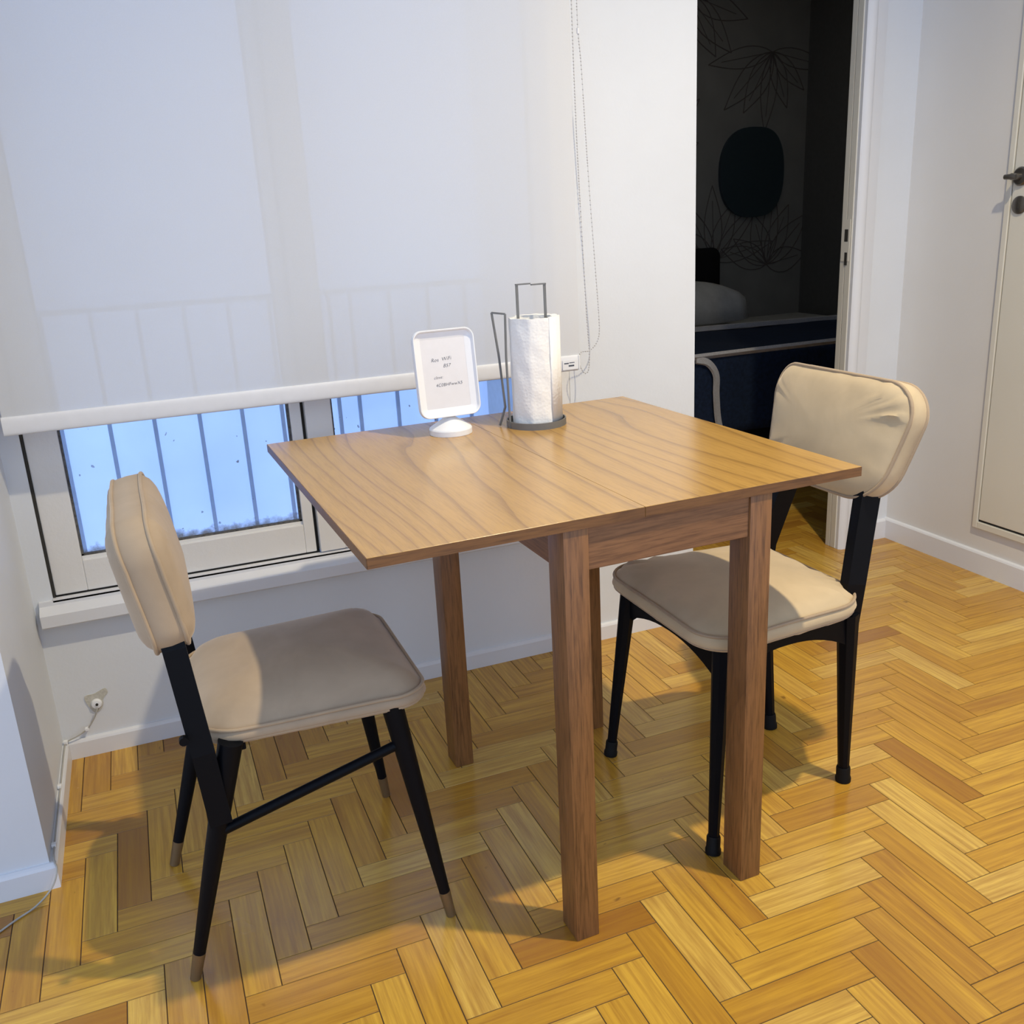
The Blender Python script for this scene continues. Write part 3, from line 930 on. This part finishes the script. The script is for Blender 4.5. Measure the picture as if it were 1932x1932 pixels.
stroke_text([('Ros', -0.029, 0.0245, 0.0105, 0.03, 0.25), ('WiFi', -0.006, 0.0255, 0.0105, 0.05, 0.25),
             ('B57', -0.004, 0.0120, 0.0100, 0.02, 0.3), ('clave:', -0.027, -0.0105, 0.0085, 0.03, 0.3),
             ('4C0BHFwwX5', -0.024, -0.0265, 0.0092, 0.02, 0.2)]).build('handwriting', M_INK, nt)

# ------------------------------------------------------------------ paper towel holder and roll
PX, PY = 1.064, -0.397
th = empty('paper_towel_holder', (PX, PY, 0.75), 'grey metal paper towel holder with a bent wire tension arm', 'paper towel holder')
MB().lathe([(0, 0), (0.064, 0), (0.064, 0.014), (0.0615, 0.014), (0.0615, 0.003), (0, 0.003)], (PX, PY, 0.75), 56).build('tray', M_GREY, th, 35)
def strip(path, name):
    return MB().tube(path, 1.0, flat=(0.0022, 0.0055), up=(1, 0, 0)).build(name, M_GREY, th)
# centre post: two flat bars bent towards each other at the top
yb = PY
m = MB()
for sx in (-1, 1):
    p = [(PX + sx * 0.031, yb, 0.7535), (PX + sx * 0.031, yb, 1.0445 if sx < 0 else 1.042), (PX + sx * 0.029, yb, 1.0425), (PX + (0.001 if sx > 0 else -0.001), yb, 1.0430 + (0.0012 if sx < 0 else -0.0012))]
    P = [Vector(q) for q in p]
    m.tube([P[0], P[1]], 1.0, flat=(0.0055, 0.0025), up=(1, 0, 0))
    m.tube([P[1] + Vector((sx * 0.0027, 0, P[3].z - P[1].z)), P[3]], 1.0, flat=(0.0028, 0.0055), up=(0, 0, 1))
m.build('centre_post', M_GREY, th)
# spring arm leaning in from the left
m = MB()
ta = [(0.9845, -0.372, 0.990), (1.0065, -0.392, 0.987)]
m.tube([(1.001, -0.405, 0.7505), (1.0015, -0.401, 0.80), (1.003, -0.395, 0.90), ta[1]], 1.0, flat=(0.0035, 0.0045), up=(1, 0, 0))
m.tube([(0.990, -0.372, 0.7520), (1.001, -0.380, 0.792), (0.994, -0.376, 0.90), ta[0]], 1.0, flat=(0.0035, 0.0045), up=(1, 0, 0))
m.tube([ta[0], ta[1]], 1.0, flat=(0.0035, 0.0045), up=(0, 0, 1))
m.build('spring_arm', M_GREY, th)
tr_ = empty('paper_towel_roll', (PX + 0.003, PY, 0.7535), 'white paper towel roll with faceted creased sides on the grey holder', 'paper towel')
m = MB()
K, H = 96, 26
rr = random.Random(4)
rings = []
Rr = 0.0540
def facet(a):
    # flattened sides: polygonal profile with soft corners
    k = 7
    b = (a + 0.35) % (2 * math.pi / k) - math.pi / k
    return 0.55 + 0.45 * (math.cos(math.pi / k) / math.cos(b))
for j in range(H + 1):
    z = 0.7555 + 0.222 * j / H
    ring = []
    for i in range(K):
        a = 2 * math.pi * i / K
        rad = Rr * facet(a) + 0.0005 * math.sin(9 * a + z * 60) + 0.0004 * math.sin(z * 130 + 3 * a)
        zz = z
        if j in (0, H): zz += 0.0005 * math.sin(7 * a + j) + 0.0004 * math.sin(13 * a)
        ring.append(m.bm.verts.new((PX + 0.003 + rad * math.cos(a), PY + rad * math.sin(a), zz)))
    rings.append(ring)
for A, B in zip(rings, rings[1:]):
    for i in range(K): m.bm.faces.new((A[i], A[(i + 1) % K], B[(i + 1) % K], B[i]))
inner = {}
for idx in (0, H):
    ri = [m.bm.verts.new((PX + 0.003 + 0.0385 * math.cos(2 * math.pi * i / K) * (1.0), PY + 0.0385 * math.sin(2 * math.pi * i / K), rings[idx][i].co.z - (0.001 if idx else -0.001))) for i in range(K)]
    inner[idx] = ri
    for i in range(K): m.bm.faces.new((rings[idx][i], rings[idx][(i + 1) % K], ri[(i + 1) % K], ri[i]))
for i in range(K): m.bm.faces.new((inner[0][i], inner[0][(i + 1) % K], inner[H][(i + 1) % K], inner[H][i]))
m.build('paper', M_TOWEL, tr_, 35)
# loose end of the sheet: a thin flap lying on the roll
m = MB()
a0, a1 = -1.35, -0.15
A, B = [], []
for k in range(17):
    a = a0 + (a1 - a0) * k / 16
    rad = Rr * facet(a) + 0.0016 - 0.001 * k / 16
    A.append(m.bm.verts.new((PX + 0.003 + rad * math.cos(a), PY + rad * math.sin(a), 0.7545 + 0.0008 * math.sin(k))))
    B.append(m.bm.verts.new((PX + 0.003 + rad * math.cos(a), PY + rad * math.sin(a), 0.9778 + 0.0004 * math.sin(k * 1.3))))
for k in range(16): m.bm.faces.new((A[k], A[k + 1], B[k + 1], B[k]))
so = m.build('loose_sheet', M_TOWEL, tr_, 180)
sm = so.modifiers.new('s', 'SOLIDIFY'); sm.thickness = 0.0006

# ------------------------------------------------------------------ cable and socket in the corner
cb = empty('aerial_cable', (0.07, 0.0, 0.1), 'thin grey cable clipped along the corner skirting and trailing over the floor', 'cable')
pts = [(0.076, -0.004, 0.122), (0.072, -0.006, 0.112), (0.063, -0.004, 0.095), (0.045, -0.004, 0.073), (0.020, -0.004, 0.060), (-0.002, -0.006, 0.053), (-0.006, -0.03, 0.053), (-0.006, -0.15, 0.053),
       (-0.006, -0.28, 0.0535), (-0.006, -0.40, 0.0535), (-0.004, -0.475, 0.055), (0.0012, -0.500, 0.045), (-0.012, -0.512, 0.018), (-0.04, -0.535, 0.004), (-0.075, -0.560, 0.0026), (-0.12, -0.60, 0.0022), (-0.18, -0.66, 0.0022), (-0.26, -0.78, 0.0022)]
MB().tube(catmull(pts, 6), 0.0017, 8).build('wire', M_CABLE, cb, 180)
for p in ((0.045, -0.002, 0.073), (-0.004, -0.012, 0.056), (-0.007, -0.21, 0.056), (-0.006, -0.43, 0.056)):
    MB().box(p[0] - 0.0045, p[0] + 0.0045, p[1] - 0.005, p[1] + 0.005, p[2] - 0.004, p[2] + 0.004, 0.0015).build('cable_clip', M_WPLAS, cb)
ct = empty('cable_outlet', (0.076, 0.01, 0.13), 'round white cable outlet in chipped filler low on the window wall', 'cable outlet')
m = MB()
P = catmull([(0.052, 0, 0.150), (0.075, 0, 0.154), (0.098, 0, 0.162), (0.103, 0, 0.150), (0.092, 0, 0.137), (0.086, 0, 0.115), (0.070, 0, 0.105), (0.058, 0, 0.122)], 5, True)
m.prism([(p.x, p.z) for p in P], 1, 0.0075, 0.0102)
m.build('filler_patch', M_PLASTER_HOLE, ct)
m = MB().lathe([(0, 0), (0.0125, 0), (0.0125, 0.004), (0.010, 0.008), (0.003, 0.010), (0, 0.010)], seg=24)
bmesh.ops.transform(m.bm, matrix=Matrix.Translation((0.075, 0.009, 0.128)) @ Matrix.Rotation(math.pi / 2, 4, 'X'), verts=m.bm.verts[:])
cap = m.build('cap', M_WPLAS, ct, 40)
child_of_mesh(cap)
MB().tube([(0.076, 0.001, 0.129), (0.076, -0.0025, 0.129)], 0.0032, 12).build('cable_hole', M_GAPSHADE, cap)

# ------------------------------------------------------------------ bedroom beyond the doorway
bed = empty('bed', (3.4, 2.3, 0), 'unlit bed in the dark bedroom, seen through the doorway', 'bed')
MB().box(2.45, 4.40, 1.62, 2.96, 0.0, 0.30, 0.02).build('bed_base', M_NEAR_BLACK, bed)
MB().box(2.42, 4.40, 1.60, 2.97, 0.30, 0.485, 0.05, 4).build('mattress', M_SHEET, bed, 60)
bl = empty('blanket', (3.4, 1.9, 0.5), 'navy blanket with fluffy white edging draped over the bed side', 'blanket')
def bsheet(x0, x1, ytop, yside, ztop, zbot, th=0.02):
    m = MB(); nx, ns = 50, 26
    rows = []
    for j in range(ns + 1):
        s = j / ns
        row = []
        for i in range(nx + 1):
            x = x0 + (x1 - x0) * i / nx
            Lt = ytop - yside
            Ls = ztop - zbot
            q = s * (Lt + Ls)
            if q < Lt: y, z = ytop - q, ztop
            else: y, z = yside, ztop - (q - Lt)
            k = max(0, 1 - abs(q - Lt) / 0.07)
            y += 0.018 * k * k; z -= 0.018 * k * k
            if z < ztop - 0.05: y += 0.010 * math.sin(x * 17 + 1) * (ztop - z) / 0.4
            z += 0.004 * math.sin(x * 9 + y * 7)
            row.append(m.bm.verts.new((x, y, z)))
        rows.append(row)
    for A, B in zip(rows, rows[1:]):
        for i in range(nx): m.bm.faces.new((A[i], A[i + 1], B[i + 1], B[i]))
    return m
o = bsheet(2.40, 4.38, 2.36, 1.555, 0.505, 0.12).build('cloth', M_NAVY, bl, 180)
md = o.modifiers.new('s', 'SOLIDIFY'); md.thickness = 0.014
child_of_mesh(o)
MB().tube(catmull([(2.40, 1.548, 0.506), (2.9, 1.552, 0.510), (3.5, 1.556, 0.510), (4.37, 1.56, 0.510)], 12), 1.0, flat=(0.016, 0.030), up=(0, 0.6, 0.8)).build('edging', M_STRIPE, o, label='white edging')
MB().tube(catmull([(2.70, 1.545, 0.497), (2.76, 1.536, 0.478), (2.80, 1.530, 0.42), (2.80, 1.525, 0.33), (2.81, 1.525, 0.22), (2.83, 1.525, 0.13)], 12), 1.0, flat=(0.032, 0.014), up=(1, 0, 0)).build('edging', M_STRIPE, o, label='white edging')
MB().tube(catmull([(2.42, 2.37, 0.52), (3.0, 2.36, 0.525), (3.7, 2.33, 0.52), (4.36, 2.28, 0.515)], 12), 1.0, flat=(0.024, 0.036), up=(0, 0, 1)).build('edging', M_STRIPE, o, label='white edging')
# pillow and black cushion
pl = empty('pillow', (3.05, 2.68, 0.5), 'pale pillow heaped at the far side of the dark bed', 'pillow')
m = MB()
pad(m, outline(0.38, 0.38, 0.85, 0.12, 0.12), [(0.10, 0.0), (0.0, 0.03)] + dome(0.20, 0.06, 0.185, 9, 0.0), 0.01, 2)
bmesh.ops.transform(m.bm, matrix=Matrix.Translation((3.26, 2.63, 0.510)), verts=m.bm.verts[:])
m.build('pillow_case', M_SHEET, pl, 180)
cs = empty('cushion', (3.45, 2.93, 0.6), 'black square cushion propped against the bedroom wall above the pillow', 'cushion')
m = MB()
pad(m, outline(0.40, 0.40, 0.34, 0.06, 0.06), [(0.06, -0.02), (0.0, -0.01), (0.0, 0.01)] + dome(0.035, 0.015, 0.17, 8, 0.0), 0.0, 2)
bmesh.ops.transform(m.bm, matrix=frame_matrix((3.555, 2.945, 0.762), (0, 0.0, 1), (1, 0, 0)), verts=m.bm.verts[:])
m.build('cushion_cover', M_NEAR_BLACK, cs, 180)
# rounded dark panel on the wall
pn = MB()
P = []
for k in range(64):
    a = 2 * math.pi * k / 64
    ca, sa = math.cos(a), math.sin(a)
    e = 2 / 2.3
    P.append((4.01 + 0.235 * math.copysign(abs(ca) ** (e if ca < 0 else 2 / 3.2), ca), 1.363 + 0.265 * math.copysign(abs(sa) ** e, sa)))
pn.prism(P, 1, 2.975, 2.999)
tag(pn.build('wall_panel', M_DARKM), 'dark rounded wall panel hanging above the bed', 'wall decoration')
# leaf line-work of the wallpaper, part of the far wall
m = MB()
def leafline(cx, cz, L, ang, wd):
    for s in (-1, 1):
        p = []
        for k in range(11):
            u = k / 10
            x = wd * s * math.sin(math.pi * u ** 0.8); z = L * u
            p.append((cx + x * math.cos(ang) + z * math.sin(ang), 2.9985, cz - x * math.sin(ang) + z * math.cos(ang)))
        m.tube(p, 0.0032, 5)
    p = [(cx + L * u * math.sin(ang), 2.9985, cz + L * u * math.cos(ang)) for u in (0, 0.5, 0.8)]
    m.tube(p, 0.0025, 5)
rl = random.Random(5)
for cx, cz in ((3.55, 2.35), (4.15, 2.05), (3.75, 0.85), (4.15, 0.80), (3.3, 1.45)):
    for k in range(7):
        ang = math.radians(-75 + 25 * k + rl.uniform(-6, 6)) + (math.pi if cz > 1.9 else 0)
        leafline(cx, cz, rl.uniform(0.30, 0.48), ang, rl.uniform(0.05, 0.08))
m.build('trim_2', M_LEAF, kind='structure')
